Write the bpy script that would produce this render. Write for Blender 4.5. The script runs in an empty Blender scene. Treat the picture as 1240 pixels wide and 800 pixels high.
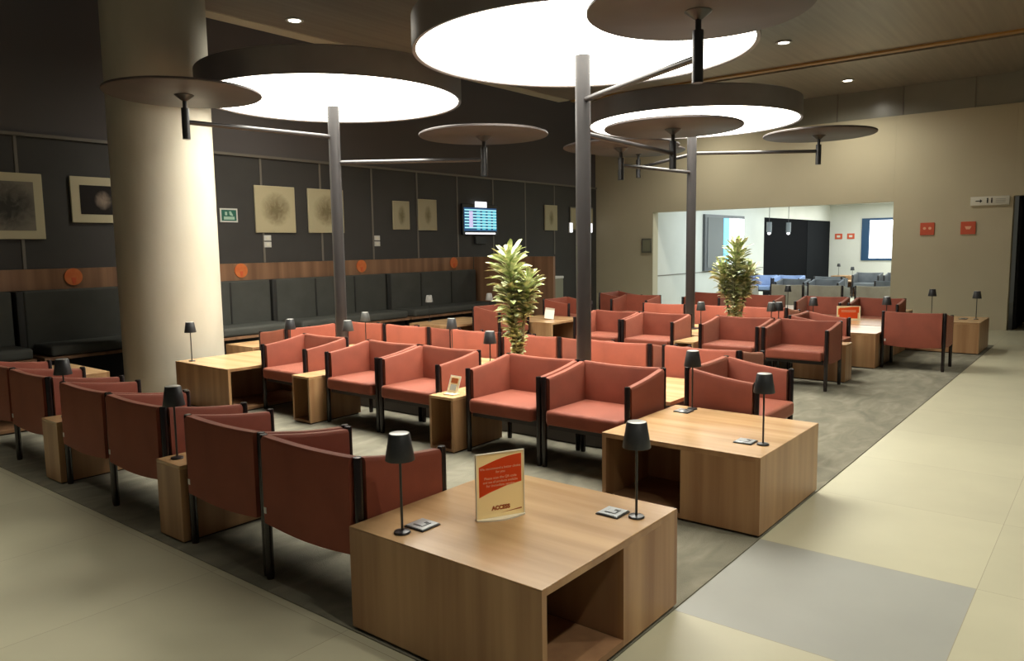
import bpy, bmesh, math, random
from mathutils import Vector, Matrix
PI = math.pi
S = bpy.context.scene
COL = S.collection

# ------------------------------------------------------------------ camera
F_PX, YAW, PITCH, ROLL, CAM_Z = 919.97, 38.7316, 6.24933, -0.83633, 1.62
def make_camera():
    y, p, r = (math.radians(a) for a in (YAW, PITCH, ROLL))
    fw = Vector((math.cos(y)*math.cos(p), math.sin(y)*math.cos(p), -math.sin(p)))
    rt = fw.cross(Vector((0, 0, 1))).normalized()
    up = rt.cross(fw)
    r2 = rt*math.cos(r) + up*math.sin(r)
    u2 = up*math.cos(r) - rt*math.sin(r)
    cd = bpy.data.cameras.new('camera'); co = bpy.data.objects.new('camera', cd); COL.objects.link(co)
    cd.sensor_width = 36.0; cd.sensor_fit = 'HORIZONTAL'; cd.lens = 36.0*F_PX/1240.0
    cd.clip_start = 0.05; cd.clip_end = 200
    m = Matrix((r2, u2, -fw)).transposed().to_4x4(); m.translation = (0, 0, CAM_Z)
    co.matrix_world = m
    S.camera = co
make_camera()

# ------------------------------------------------------------------ world, exposure, large lights
W = bpy.data.worlds.new('world'); S.world = W; W.use_nodes = True
W.node_tree.nodes['Background'].inputs[0].default_value = (1.0, 0.97, 0.87, 1)
W.node_tree.nodes['Background'].inputs[1].default_value = 0.075
S.view_settings.view_transform = 'Standard'; S.view_settings.look = 'None'
S.view_settings.exposure = 0.0; S.view_settings.gamma = 1.0; S.view_settings.use_curve_mapping = False
DRUM_STRENGTH = 7.0
DRUM_BEAM_W = 150.0
DOWNLIGHT_W = 230.0
def area(name, loc, sx, sy, power, color, rot=(0, 0, 0)):
    d = bpy.data.lights.new(name, 'AREA'); d.shape = 'RECTANGLE'; d.size = sx; d.size_y = sy
    d.energy = power; d.color = color
    o = bpy.data.objects.new(name, d); COL.objects.link(o); o.location = loc; o.rotation_euler = rot
    return o
# unseen area lights added under the back room's ceiling to brighten it
area('back_room_ceiling_light', (20.5, 5.8, 2.97), 7.0, 4.5, 300, (0.82, 0.93, 1.0))
area('back_room_far_light', (26.5, 5.8, 2.97), 5.0, 4.5, 260, (0.97, 1.0, 0.95))

# ------------------------------------------------------------------ materials
def mat(name, col=(.5, .5, .5), rough=.5, metal=0.0, spec=.5, emit=None, estr=0.0):
    m = bpy.data.materials.new(name); m.use_nodes = True
    b = m.node_tree.nodes['Principled BSDF']
    b.inputs['Base Color'].default_value = (*col, 1); b.inputs['Roughness'].default_value = rough
    b.inputs['Metallic'].default_value = metal; b.inputs['Specular IOR Level'].default_value = spec
    if emit:
        b.inputs['Emission Color'].default_value = (*emit, 1); b.inputs['Emission Strength'].default_value = estr
    return m
def nodes(m): return m.node_tree, m.node_tree.nodes, m.node_tree.links, m.node_tree.nodes['Principled BSDF']
def ramp(n, stops):
    r = n.new('ShaderNodeValToRGB'); e = r.color_ramp.elements
    while len(e) < len(stops): e.new(.5)
    for k, (p, c) in enumerate(stops): e[k].position = p; e[k].color = (*c, 1)
    return r
def noisy(name, c0, c1, scale=(4, 4, 4), rough=.5, spec=.5, detail=5, bump=0.0, bscale=200, lo=.3, hi=.7, coord='Object', metal=0.0, rnd=False):
    m = mat(name, c0, rough, metal, spec); t, n, l, b = nodes(m)
    tc = n.new('ShaderNodeTexCoord'); mp = n.new('ShaderNodeMapping'); mp.inputs['Scale'].default_value = scale
    l.new(tc.outputs[coord], mp.inputs['Vector'])
    if rnd:
        oi = n.new('ShaderNodeObjectInfo'); mu = n.new('ShaderNodeMath'); mu.operation = 'MULTIPLY'; mu.inputs[1].default_value = 37.0
        cb = n.new('ShaderNodeCombineXYZ'); l.new(oi.outputs['Random'], mu.inputs[0]); 
        for k in range(3): l.new(mu.outputs[0], cb.inputs[k])
        l.new(cb.outputs[0], mp.inputs['Location'])
    nz = n.new('ShaderNodeTexNoise'); nz.inputs['Scale'].default_value = 1.0; nz.inputs['Detail'].default_value = detail
    l.new(mp.outputs[0], nz.inputs['Vector'])
    r = ramp(n, [(lo, c0), (hi, c1)]); l.new(nz.outputs['Fac'], r.inputs[0]); l.new(r.outputs[0], b.inputs['Base Color'])
    if bump:
        n2 = n.new('ShaderNodeTexNoise'); n2.inputs['Scale'].default_value = bscale; n2.inputs['Detail'].default_value = 2
        l.new(tc.outputs[coord], n2.inputs['Vector'])
        bp = n.new('ShaderNodeBump'); bp.inputs['Strength'].default_value = bump; bp.inputs['Distance'].default_value = .004
        l.new(n2.outputs['Fac'], bp.inputs['Height']); l.new(bp.outputs[0], b.inputs['Normal'])
    return m
M = {}
WA, WB = (.27, .135, .058), (.44, .26, .125)
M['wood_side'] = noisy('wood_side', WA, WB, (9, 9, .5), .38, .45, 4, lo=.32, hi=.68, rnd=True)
M['wood_top_lit'] = noisy('wood_top_lit', (.42, .25, .115), (.60, .39, .20), (9, .6, 9), .25, .5, 4, lo=.32, hi=.68, rnd=True)  # same wood as the sides, lightened for the light falling on tops
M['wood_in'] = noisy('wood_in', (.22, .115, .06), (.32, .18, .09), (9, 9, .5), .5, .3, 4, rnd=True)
M['wood_wall'] = noisy('wood_wall', (.15, .078, .042), (.30, .165, .09), (7, 7, .25), .42, .4, 5, lo=.3, hi=.7)
M['fabric'] = noisy('rust_fabric', (.215, .052, .029), (.262, .065, .036), (6, 6, 6), .66, .28, 6, bump=.35, bscale=420)
M['fabric'].node_tree.nodes['Principled BSDF'].inputs['Sheen Weight'].default_value = .42
M['fabric'].node_tree.nodes['Principled BSDF'].inputs['Sheen Roughness'].default_value = .35
M['fabric'].node_tree.nodes['Principled BSDF'].inputs['Sheen Tint'].default_value = (1, .72, .52, 1)
M['fabric_grey'] = noisy('grey_fabric', (.33, .315, .265), (.40, .385, .325), (6, 6, 6), .85, .2, 6, bump=.3, bscale=420)
M['fabric_dark_grey'] = noisy('dark_grey_fabric', (.10, .105, .108), (.14, .145, .15), (6, 6, 6), .85, .2, 6, bump=.3, bscale=420)
M['fabric_blue_lit'] = noisy('grey_fabric_blue_lit', (.22, .29, .46), (.27, .35, .54), (6, 6, 6), .85, .2, 6, bump=.3, bscale=420)  # grey cloth with blue light put into its colour
M['post'] = mat('dark_lacquer', (.012, .007, .007), .25, 0, .5)
M['under'] = mat('dark_underframe', (.016, .012, .011), .6)
M['tag'] = mat('white_tag', (.7, .68, .62), .6)
M['black'] = mat('black_metal', (.018, .018, .019), .32, 0, .6)
M['shade'] = noisy('lamp_shade_black', (.020, .021, .023), (.028, .029, .031), (30, 30, 30), .45, .5)
M['shade_top'] = mat('lamp_shade_top', (.55, .55, .52), .3, .5)
M['white_shade'] = mat('pale_lamp_shade', (.30, .30, .28), .5)
M['grey_shade'] = mat('grey_lamp_shade', (.05, .053, .05), .5)
M['pole'] = noisy('tree_lamp_metal', (.030, .028, .028), (.038, .035, .035), (3, 3, 3), .34, .5)
M['petal'] = noisy('petal_metal', (.062, .052, .050), (.076, .064, .061), (3, 3, 3), .5, .5)
M['drum'] = noisy('drum_metal', (.17, .155, .15), (.20, .185, .178), (3, 3, 3), .42, .5)
M['diffuser'] = mat('lit_diffuser', (.9, .9, .88), .6, emit=(1.0, .965, .86), estr=DRUM_STRENGTH)
M['lit'] = mat('lit_lamp', (.9, .9, .9), .5, emit=(1.0, .93, .80), estr=9)
M['column'] = noisy('column_concrete', (.47, .44, .35), (.53, .50, .41), (2.5, 2.5, 1.2), .7, .3, 8, bump=.12, bscale=30)
M['dark_wall'] = noisy('dark_wall_panel', (.044, .0425, .040), (.052, .050, .047), (2, 2, 2), .62, .35)
M['void'] = mat('dark_upper_wall', (.11, .102, .104), .8, 0, .2)
M['rail'] = mat('panel_joint_metal', (.16, .145, .12), .45)
M['ceiling'] = noisy('ceiling_slats', (.20, .175, .14), (.27, .235, .19), (.5, 14, .5), .32, .5, 3)
M['fascia'] = mat('ceiling_edge_cream', (.50, .46, .36), .6)
M['orange_wood'] = mat('slot_orange_wood', (.36, .20, .06), .4)
M['beige'] = noisy('beige_plaster', (.50, .45, .32), (.55, .495, .36), (.7, .7, .7), .75, .25, 8, bump=.05, bscale=25)
M['frieze'] = noisy('frieze_glass', (.22, .215, .18), (.27, .265, .22), (1, 1, 1), .25, .5)
M['white_wall'] = noisy('white_plaster', (.62, .63, .58), (.68, .69, .64), (1, 1, 1), .75, .25)
M['dark_panel'] = mat('back_room_dark_panel', (.006, .0065, .008), .9, 0, .03)
M['dark_panel2'] = mat('back_room_dark_panel_pale', (.013, .0145, .017), .9, 0, .03)
M['blue_frame'] = mat('window_frame_blue', (.015, .06, .14), .4)
M['bright'] = mat('daylight_pane', (.9, .95, 1), .4, emit=(.93, .97, 1.0), estr=3.2)
M['glare'] = mat('glare_pane', (.9, .95, 1), .4, emit=(.95, .98, 1.0), estr=2.2)  # glare on the glass, given as a glowing pane
M['cyan'] = mat('lit_cyan_pane', (.2, .6, .8), .4, emit=(.12, .55, .85), estr=.9)
M['grey_glass'] = mat('dark_grey_glass', (.16, .175, .185), .15, 0, .6)
M['glass_frame'] = mat('dark_grey_frame', (.09, .10, .11), .4)
M['cushion'] = noisy('banquette_fabric', (.050, .052, .045), (.062, .064, .056), (4, 4, 4), .75, .3, 6, bump=.25, bscale=300)
M['cushion_edge'] = mat('banquette_divider', (.016, .016, .014), .7)
M['dark_void'] = mat('doorway_dark', (.006, .006, .008), .8)
M['frame_cream'] = mat('picture_frame_cream', (.52, .47, .31), .55)
M['plate'] = mat('white_plastic', (.62, .62, .58), .4)
M['plaque'] = mat('grey_plaque', (.19, .185, .15), .4, .4)
M['steel'] = mat('brushed_steel', (.42, .44, .44), .28, .8)
M['sign_white'] = mat('sign_white', (.70, .68, .58), .5)
M['card'] = mat('sign_card_cream', (.62, .52, .30), .5)
M['sign_orange'] = mat('sign_orange', (.62, .085, .012), .5)
def backlit(name, col):
    # printed paper in clear acrylic: part of the light comes through from behind
    m = mat(name, col, .5); t, n, l, b = nodes(m)
    tr = n.new('ShaderNodeBsdfTranslucent'); tr.inputs[0].default_value = (*col, 1); mx = n.new('ShaderNodeMixShader'); mx.inputs[0].default_value = .55
    out = n['Material Output']; l.new(b.outputs[0], mx.inputs[1]); l.new(tr.outputs[0], mx.inputs[2]); l.new(mx.outputs[0], out.inputs[0])
    return m
M['card'] = backlit('sign_card_cream', (.92, .80, .52)); M['sign_orange'] = backlit('sign_orange', (.85, .13, .02))
M['sign_ink'] = backlit('sign_text_pale', (.98, .72, .45))
M['sign_mark'] = mat('sign_mark_rust', (.36, .085, .02), .5)
M['acrylic'] = mat('clear_acrylic_edge', (.80, .76, .62), .1, 0, .6)
M['ink'] = mat('black_ink', (.02, .02, .02), .5)
M['grey_ink'] = mat('grey_ink', (.40, .39, .34), .5)
M['red_sign'] = mat('red_orange_sign', (.60, .09, .035), .5)
M['pink'] = mat('sign_symbol_pale', (.85, .45, .28), .5)
M['green'] = mat('exit_green', (.01, .11, .075), .45)
M['pale_green'] = mat('exit_symbol', (.34, .52, .42), .5)
M['orb'] = noisy('round_sticker_orange', (.55, .10, .02), (.62, .20, .05), (8, 8, 8), .5)
M['orb_mark'] = mat('round_sticker_mark', (.60, .10, .03), .5)
M['tv'] = mat('tv_black', (.01, .012, .016), .25)
M['tv_blue'] = mat('tv_navy', (.01, .06, .16), .4, emit=(.012, .07, .19), estr=.8)
M['tv_row'] = mat('tv_row_pale', (.2, .6, .7), .4, emit=(.42, .86, .92), estr=1.0)
M['tv_cyan'] = mat('tv_row_cyan', (.1, .5, .6), .4, emit=(.07, .48, .62), estr=.9)
M['tv_white'] = mat('tv_white', (.8, .8, .8), .4, emit=(.95, .95, 1), estr=1.3)
M['tv_lilac'] = mat('tv_lilac', (.5, .5, .7), .4, emit=(.60, .55, .85), estr=.9)
M['leaf'] = noisy('leaf_variegated', (.25, .34, .11), (.74, .74, .47), (18, 18, 18), .42, .4, 2, lo=.38, hi=.62)
M['stem'] = noisy('plant_cane', (.14, .11, .06), (.22, .18, .10), (10, 10, 30), .8)
M['soil'] = mat('soil', (.03, .022, .015), .9)
M['cabinet'] = mat('grey_green_cabinet', (.24, .24, .16), .6)
M['planter_side'] = mat('planter_side_dark', (.045, .036, .028), .6)
M['drum_line'] = mat('drum_line', (.03, .03, .03), .5)

def floor_mat():
    m = mat('stone_tile', (.47, .43, .32), .42, 0, .4); t, n, l, b = nodes(m)
    g = n.new('ShaderNodeNewGeometry'); sp = n.new('ShaderNodeSeparateXYZ'); l.new(g.outputs['Position'], sp.inputs[0])
    def mth(op, a, bb=None):
        k = n.new('ShaderNodeMath'); k.operation = op
        for i, v in enumerate((a, bb)):
            if v is None: continue
            if isinstance(v, (int, float)): k.inputs[i].default_value = v
            else: l.new(v, k.inputs[i])
        return k.outputs[0]
    cx = mth('DIVIDE', mth('SUBTRACT', sp.outputs[0], 2.965), 1.035)
    cy = mth('DIVIDE', mth('SUBTRACT', sp.outputs[1], .444), 1.03)
    fx, fy = mth('FLOOR', cx), mth('FLOOR', cy)
    ix = mth('ABSOLUTE', mth('SUBTRACT', mth('SUBTRACT', cx, fx), .5)); iy = mth('ABSOLUTE', mth('SUBTRACT', mth('SUBTRACT', cy, fy), .5))
    grout = mth('GREATER_THAN', mth('MAXIMUM', ix, iy), .4985)
    grey = mth('MULTIPLY', mth('COMPARE', fx, 0.0), mth('COMPARE', fy, 0.0))
    for nd in n:
        if nd.type == 'MATH' and nd.operation == 'COMPARE': nd.inputs[2].default_value = .1
    cb = n.new('ShaderNodeCombineXYZ'); l.new(fx, cb.inputs[0]); l.new(fy, cb.inputs[1])
    wn = n.new('ShaderNodeTexWhiteNoise'); l.new(cb.outputs[0], wn.inputs['Vector'])
    nz = n.new('ShaderNodeTexNoise'); nz.inputs['Scale'].default_value = 2.2; nz.inputs['Detail'].default_value = 7; l.new(g.outputs['Position'], nz.inputs['Vector'])
    val = mth('ADD', mth('MULTIPLY', wn.outputs['Value'], .10), mth('ADD', .84, mth('MULTIPLY', nz.outputs['Fac'], .22)))
    def mix(f, a, c):
        k = n.new('ShaderNodeMix'); k.data_type = 'RGBA'; l.new(f, k.inputs[0])
        for i, v in ((6, a), (7, c)):
            if isinstance(v, tuple): k.inputs[i].default_value = (*v, 1)
            else: l.new(v, k.inputs[i])
        return k.outputs[2]
    base = mix(grey, (.475, .455, .33), (.325, .33, .30))
    mul = n.new('ShaderNodeVectorMath'); mul.operation = 'SCALE'; l.new(base, mul.inputs[0]); l.new(val, mul.inputs['Scale'])
    l.new(mix(grout, mul.outputs[0], (.30, .27, .19)), b.inputs['Base Color'])
    return m
M['floor'] = floor_mat()
def carpet_mat():
    m = mat('mottled_carpet', (.2, .19, .13), .95, 0, .1); t, n, l, b = nodes(m)
    tc = n.new('ShaderNodeTexCoord'); mp = n.new('ShaderNodeMapping'); mp.inputs['Scale'].default_value = (2.2, 5.0, 1); mp.inputs['Rotation'].default_value = (0, 0, .6)
    l.new(tc.outputs['Object'], mp.inputs['Vector'])
    a = n.new('ShaderNodeTexNoise'); a.inputs['Scale'].default_value = 1.0; a.inputs['Detail'].default_value = 8; a.inputs['Distortion'].default_value = 1.2; l.new(mp.outputs[0], a.inputs['Vector'])
    r = ramp(n, [(.30, (.145, .138, .105)), (.5, (.185, .175, .132)), (.74, (.25, .235, .18))]); l.new(a.outputs['Fac'], r.inputs[0])
    l.new(r.outputs[0], b.inputs['Base Color'])
    f = n.new('ShaderNodeTexNoise'); f.inputs['Scale'].default_value = 160; l.new(tc.outputs['Object'], f.inputs['Vector'])
    bp = n.new('ShaderNodeBump'); bp.inputs['Strength'].default_value = .6; bp.inputs['Distance'].default_value = .006; l.new(f.outputs['Fac'], bp.inputs['Height']); l.new(bp.outputs[0], b.inputs['Normal'])
    return m
M['carpet'] = carpet_mat()
def sketch_mat(name, paper, line, kind):
    # an abstract tinted drawing: blotches inside a soft round or tall field
    m = mat(name, paper, .7, 0, .2); t, n, l, b = nodes(m)
    tc = n.new('ShaderNodeTexCoord'); mp = n.new('ShaderNodeMapping'); l.new(tc.outputs['Object'], mp.inputs['Vector'])
    mp.inputs['Scale'].default_value = {'round': (3.2, 1, 3.2), 'tall': (9, 1, 4.5), 'dark': (8, 1, 7), 'scene': (2.6, 1, 2.6)}[kind]
    gr = n.new('ShaderNodeTexGradient'); gr.gradient_type = 'SPHERICAL'; l.new(mp.outputs[0], gr.inputs[0])
    nz = n.new('ShaderNodeTexNoise'); nz.inputs['Scale'].default_value = 7; nz.inputs['Detail'].default_value = 5; nz.inputs['Distortion'].default_value = 1.5; l.new(tc.outputs['Object'], nz.inputs['Vector'])
    mu = n.new('ShaderNodeMath'); mu.operation = 'MULTIPLY'; l.new(gr.outputs['Fac'], mu.inputs[0]); l.new(nz.outputs['Fac'], mu.inputs[1])
    r = ramp(n, [(.06, paper), (.20, tuple((p+q)/2 for p, q in zip(paper, line))), (.42, line)]); l.new(mu.outputs[0], r.inputs[0])
    l.new(r.outputs[0], b.inputs['Base Color'])
    return m

# ------------------------------------------------------------------ mesh helpers
class MB:
    def __init__(s): s.bm = bmesh.new()
    def _merge(s, b2):
        me = bpy.data.meshes.new('tmp'); b2.to_mesh(me); b2.free(); s.bm.from_mesh(me); bpy.data.meshes.remove(me); return s
    def box(s, x0, x1, y0, y1, z0, z1, bev=0.0, seg=2):
        b = bmesh.new(); bmesh.ops.create_cube(b, size=1.0)
        for v in b.verts:
            v.co = Vector(((x0+x1)/2 + v.co.x*(x1-x0), (y0+y1)/2 + v.co.y*(y1-y0), (z0+z1)/2 + v.co.z*(z1-z0)))
        if bev: bmesh.ops.bevel(b, geom=list(b.edges), offset=bev, segments=seg, profile=.6, affect='EDGES', clamp_overlap=True)
        return s._merge(b)
    def lathe(s, prof, n=24, c=(0, 0, 0)):
        b = bmesh.new(); rings = []
        for r, z in prof:
            rings.append([b.verts.new((c[0]+r*math.cos(2*PI*k/n), c[1]+r*math.sin(2*PI*k/n), c[2]+z)) for k in range(n)] if r > 1e-6 else [b.verts.new((c[0], c[1], c[2]+z))])
        for A, B in zip(rings, rings[1:]):
            for k in range(n):
                k2 = (k+1) % n
                if len(A) == 1 and len(B) == 1: continue
                if len(A) == 1: b.faces.new((A[0], B[k2], B[k]))
                elif len(B) == 1: b.faces.new((A[k], A[k2], B[0]))
                else: b.faces.new((A[k], A[k2], B[k2], B[k]))
        bmesh.ops.recalc_face_normals(b, faces=list(b.faces))
        return s._merge(b)
    def rod(s, p0, p1, r, n=14, r1=None):
        p0, p1 = Vector(p0), Vector(p1); d = p1-p0; L = d.length; r1 = r if r1 is None else r1
        b = bmesh.new(); q = d.to_track_quat('Z', 'Y').to_matrix()
        lo = [b.verts.new(p0 + q @ Vector((r*math.cos(2*PI*k/n), r*math.sin(2*PI*k/n), 0))) for k in range(n)]
        hi = [b.verts.new(p0 + q @ Vector((r1*math.cos(2*PI*k/n), r1*math.sin(2*PI*k/n), L))) for k in range(n)]
        for k in range(n): b.faces.new((lo[k], lo[(k+1) % n], hi[(k+1) % n], hi[k]))
        b.faces.new(list(reversed(lo))); b.faces.new(hi)
        bmesh.ops.recalc_face_normals(b, faces=list(b.faces))
        return s._merge(b)
    def prism(s, pts, axis, a0, a1):
        # polygon pts (2-D) extruded along axis 'x','y' or 'z'
        b = bmesh.new()
        def P(u, v, w): return {'x': (w, u, v), 'y': (u, w, v), 'z': (u, v, w)}[axis]
        A = [b.verts.new(P(u, v, a0)) for u, v in pts]; B = [b.verts.new(P(u, v, a1)) for u, v in pts]
        b.faces.new(A); b.faces.new(B)
        for k in range(len(pts)): b.faces.new((A[k], A[(k+1) % len(pts)], B[(k+1) % len(pts)], B[k]))
        bmesh.ops.recalc_face_normals(b, faces=list(b.faces))
        return s._merge(b)
    def build(s, name, m, parent=None, smooth=True):
        me = bpy.data.meshes.new(name)
        s.bm.to_mesh(me); s.bm.free(); me.materials.append(M[m] if isinstance(m, str) else m)
        if smooth:
            me.polygons.foreach_set('use_smooth', [True]*len(me.polygons)); me.set_sharp_from_angle(angle=math.radians(42))
        o = bpy.data.objects.new(name, me); COL.objects.link(o)
        if parent: o.parent = parent
        return o
def tag(o, label, cat, group=None):
    o['label'] = label; o['category'] = cat
    if group: o['group'] = group
    return o
def thing(name, label, cat, loc=(0, 0, 0), rz=0, group=None):
    o = bpy.data.objects.new(name, None); COL.objects.link(o); o.empty_display_size = .1
    o.location = loc; o.rotation_euler = (0, 0, rz)
    return tag(o, label, cat, group)
def struct(name, mb, m, smooth=True):
    o = mb.build(name, m, None, smooth); o['kind'] = 'structure'; return o
def dup(src, label, loc, rz=0):
    def cp(o, par):
        c = o.copy(); COL.objects.link(c); c.parent = par
        for ch in o.children: cp(ch, c)
        return c
    r = cp(src, None); r.location = loc; r.rotation_euler = (0, 0, rz); r['label'] = label
    return r
class Proto:
    # first call places the source itself, later ones a copy of it and of its parts
    def __init__(s, src): s.src = src; s.used = False
    def put(s, label, loc, rz=0, group=None):
        if not s.used:
            s.used = True; o = s.src; o.location = loc; o.rotation_euler = (0, 0, rz); o['label'] = label
        else: o = dup(s.src, label, loc, rz)
        if group: o['group'] = group
        return o
def text(s, size, name, m, parent, loc, rot, bold=0.0, align='CENTER', ext=.0006):
    cu = bpy.data.curves.new('t', 'FONT'); cu.body = s; cu.size = size; cu.align_x = align; cu.align_y = 'CENTER'; cu.extrude = ext; cu.offset = bold
    ob = bpy.data.objects.new('t', cu); COL.objects.link(ob); bpy.context.view_layer.update()
    me = bpy.data.meshes.new_from_object(ob); bpy.data.objects.remove(ob); bpy.data.curves.remove(cu)
    me.materials.clear(); me.materials.append(M[m]); me.name = name
    o = bpy.data.objects.new(name, me); COL.objects.link(o); o.parent = parent; o.location = loc; o.rotation_euler = rot
    return o

# ================================================================== THE ROOM
ZC = 4.54            # ceiling height
XW = 16.17           # beige wall
YW = 10.243          # dark panelled wall
struct('floor', MB().box(-6, 31, -8, 10.4, -.12, 0), 'floor', False)
struct('floor_carpet', MB().box(1.972, 13.75, 1.474, 10.2, -.02, .006), 'carpet', False)
# ceilings: slatted main field, its cream edge, an orange wood slot, and the strip beyond
struct('ceiling', MB().box(-6, 13.02, -8, 8.85, ZC, ZC+.1), 'ceiling', False)
struct('ceiling_2', MB().box(13.42, XW+.2, -8, 8.85, ZC, ZC+.1), 'ceiling', False)
struct('trim_1', MB().box(-6, 13.0, 8.86, 9.12, ZC-.01, ZC+.10), 'fascia', False)
struct('trim_2', MB().box(13.02, 13.15, -8, 8.85, ZC-.03, ZC+.1), 'orange_wood', False)
struct('trim_3', MB().box(13.15, 13.42, -8, 8.85, ZC+.06, ZC+.12), 'dark_void', False)
struct('ceiling_3', MB().box(-6, XW+.2, 9.121, YW+.4, 6.2, 6.3), 'void', False)
struct('wall_upper', MB().box(-6, XW, YW+.02, YW+.2, 3.05, 6.2), 'void', False)
struct('wall_left', MB().box(-6, XW, YW, YW+.2, 0, 3.01), 'dark_wall', False)
struct('trim_4', MB().box(-6, XW, YW-.025, YW+.06, 3.011, 3.05), 'rail', False)
mb = MB()
k = -1.97
while k < XW-.1:
    mb.box(k-.017, k+.017, YW-.008, YW-.0005, 1.445, 3.01); k += 1.09
struct('trim_5', mb, 'rail', False)
# beige end wall with its wide opening and the dark doorway on the right
struct('wall_right', MB().box(XW, XW+.25, 1.56, 3.50, 0, 4.0), 'beige', False)
struct('wall_end', MB().box(XW, XW+.25, 8.67, YW+.2, 0, 4.0), 'beige', False)
struct('wall_lintel', MB().box(XW, XW+.25, 3.501, 8.669, 2.387, 4.0), 'beige', False)
struct('wall_over_door', MB().box(XW, XW+.25, -8, 1.559, 2.40, 4.0), 'beige', False)
mb = MB(); y = -3.72
while y < YW: mb.box(XW+.02, XW+.2, y+.012, min(y+1.176, YW+.2), 4.001, ZC); y += 1.188
struct('wall_frieze', mb, 'frieze', False)
mb = MB(); y = -3.72
while y < YW: mb.box(XW+.005, XW+.06, y-.012, y+.011, 4.001, ZC); y += 1.188
struct('trim_6', mb, 'rail', False)
struct('wall_doorway', MB().box(XW+.3, XW+3.4, -1.6, -1.5, 0, 2.6).box(XW+3.4, XW+3.5, -1.6, 1.6, 0, 2.6).box(XW+.26, XW+3.4, 1.45, 1.5, 0, 2.6).box(XW+.26, XW+3.5, -1.6, 1.5, 2.6, 2.7), 'dark_void', False)
struct('wall_right_side', MB().box(XW, XW+.25, -8, .3, 0, 2.40), 'beige', False)
# round concrete column
struct('column', MB().lathe([(.55, 0), (.55, 6.19)], 64, (4.46, 8.70, 0)), 'column')
# ---- room behind the opening
struct('wall_partition', MB().box(XW+.251, 23.3, 8.671, 8.85, 0, 3.0), 'white_wall', False)
struct('trim_7', MB().box(XW+.255, 23.3, 8.662, 8.6705, .88, .90), 'rail', False)
struct('wall_dark', MB().box(23.301, 30, 8.671, 8.85, 0, 2.42), 'dark_panel', False)
struct('wall_dark_pier', MB().box(27.4, 30, 8.655, 8.6705, 0, 2.40), 'dark_panel2', False)
struct('wall_above_dark', MB().box(23.301, 30, 8.671, 8.85, 2.421, 3.0), 'white_wall', False)
struct('wall_far', MB().box(30, 30.2, 1.0, 8.85, 0, 3.0), 'white_wall', False)
struct('wall_back_side', MB().box(XW+.251, 30.2, 2.2, 2.4, 0, 3.0), 'white_wall', False)
struct('ceiling_4', MB().box(XW+.251, 30.2, 2.2, 8.85, 3.001, 3.1), 'white_wall', False)
w = MB().box(29.95, 29.995, 5.2, 7.52, .95, 2.48).build('window_1', 'blue_frame', None, False); w['kind'] = 'structure'
MB().box(29.93, 29.949, 5.35, 7.24, 1.03, 2.40).build('pane', 'bright', w, False)
w = MB().box(18.9, 21.55, 8.60, 8.6705, .92, 2.41).build('window_2', 'glass_frame', None, False); w['kind'] = 'structure'
MB().box(19.05, 20.05, 8.588, 8.599, 1.0, 2.33).build('pane', 'grey_glass', w, False)
MB().box(20.08, 20.45, 8.588, 8.599, .97, 2.33).build('pane', 'cyan', w, False)
MB().box(20.46, 21.5, 8.588, 8.599, .97, 2.33).build('pane', 'glare', w, False)

# ---- ceiling downlights
dl = thing('ceiling_downlight', '', 'ceiling light', group='recessed downlights in the ceiling')
MB().lathe([(.075, .012), (.115, 0.0), (.115, -.006), (.078, -.006), (.075, .012)], 28).build('ring', 'plate', dl)
MB().lathe([(0, -.002), (.078, -.002), (.078, .008), (0, .008)], 28).build('lens', 'lit', dl)
DL = Proto(dl)
def downlight(x, y, label, power, cone=110, blend=.8):
    DL.put(label, (x, y, ZC-.008), 0, 'recessed downlights in the ceiling')
    d = bpy.data.lights.new('downlight', 'SPOT'); d.energy = power; d.spot_size = math.radians(cone); d.spot_blend = blend; d.color = (1, .95, .80); d.shadow_soft_size = .09
    o = bpy.data.objects.new('downlight_beam', d); COL.objects.link(o); o.location = (x, y, ZC-.05)
downlight(6.15, 8.41, 'round lit downlight in the ceiling near the concrete column', DOWNLIGHT_W*.8, 168)
downlight(11.48, 4.04, 'round lit downlight just before the orange ceiling slot', DOWNLIGHT_W*.6)
downlight(14.9, 4.07, 'round lit downlight beyond the orange ceiling slot, nearest the beige wall', DOWNLIGHT_W*.8, 165)
for x, y, pw in ((1.6, -.9, 1.15), (4.6, -.9, 1.35), (7.6, -.9, 1.15), (10.6, -.9, .8)):  # unseen downlights added to brighten the right aisle
    downlight(x, y, 'unseen ceiling downlight added above the right tiled aisle to brighten it', DOWNLIGHT_W*pw)
for x, y, pw in ((.30, .9, .9), (.30, 2.5, .9), (.35, 4.1, .95), (.45, 5.7, 1.2), (.5, 7.3, 1.3)):  # unseen narrow downlights added to brighten the left aisle floor
    downlight(x, y, 'unseen ceiling downlight added above the left tiled aisle to brighten it', DOWNLIGHT_W*pw, 46, .55)
downlight(2.7, .75, 'unseen ceiling downlight added above the front table corner to brighten it', DOWNLIGHT_W*.75, 62, .8)  # unseen, added to brighten the front table and floor beside it
downlight(14.9, 7.0, 'unseen downlight added beyond the slot, hidden behind the farther light drum', DOWNLIGHT_W*.7, 165)  # added behind the drum to brighten the beige wall

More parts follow.
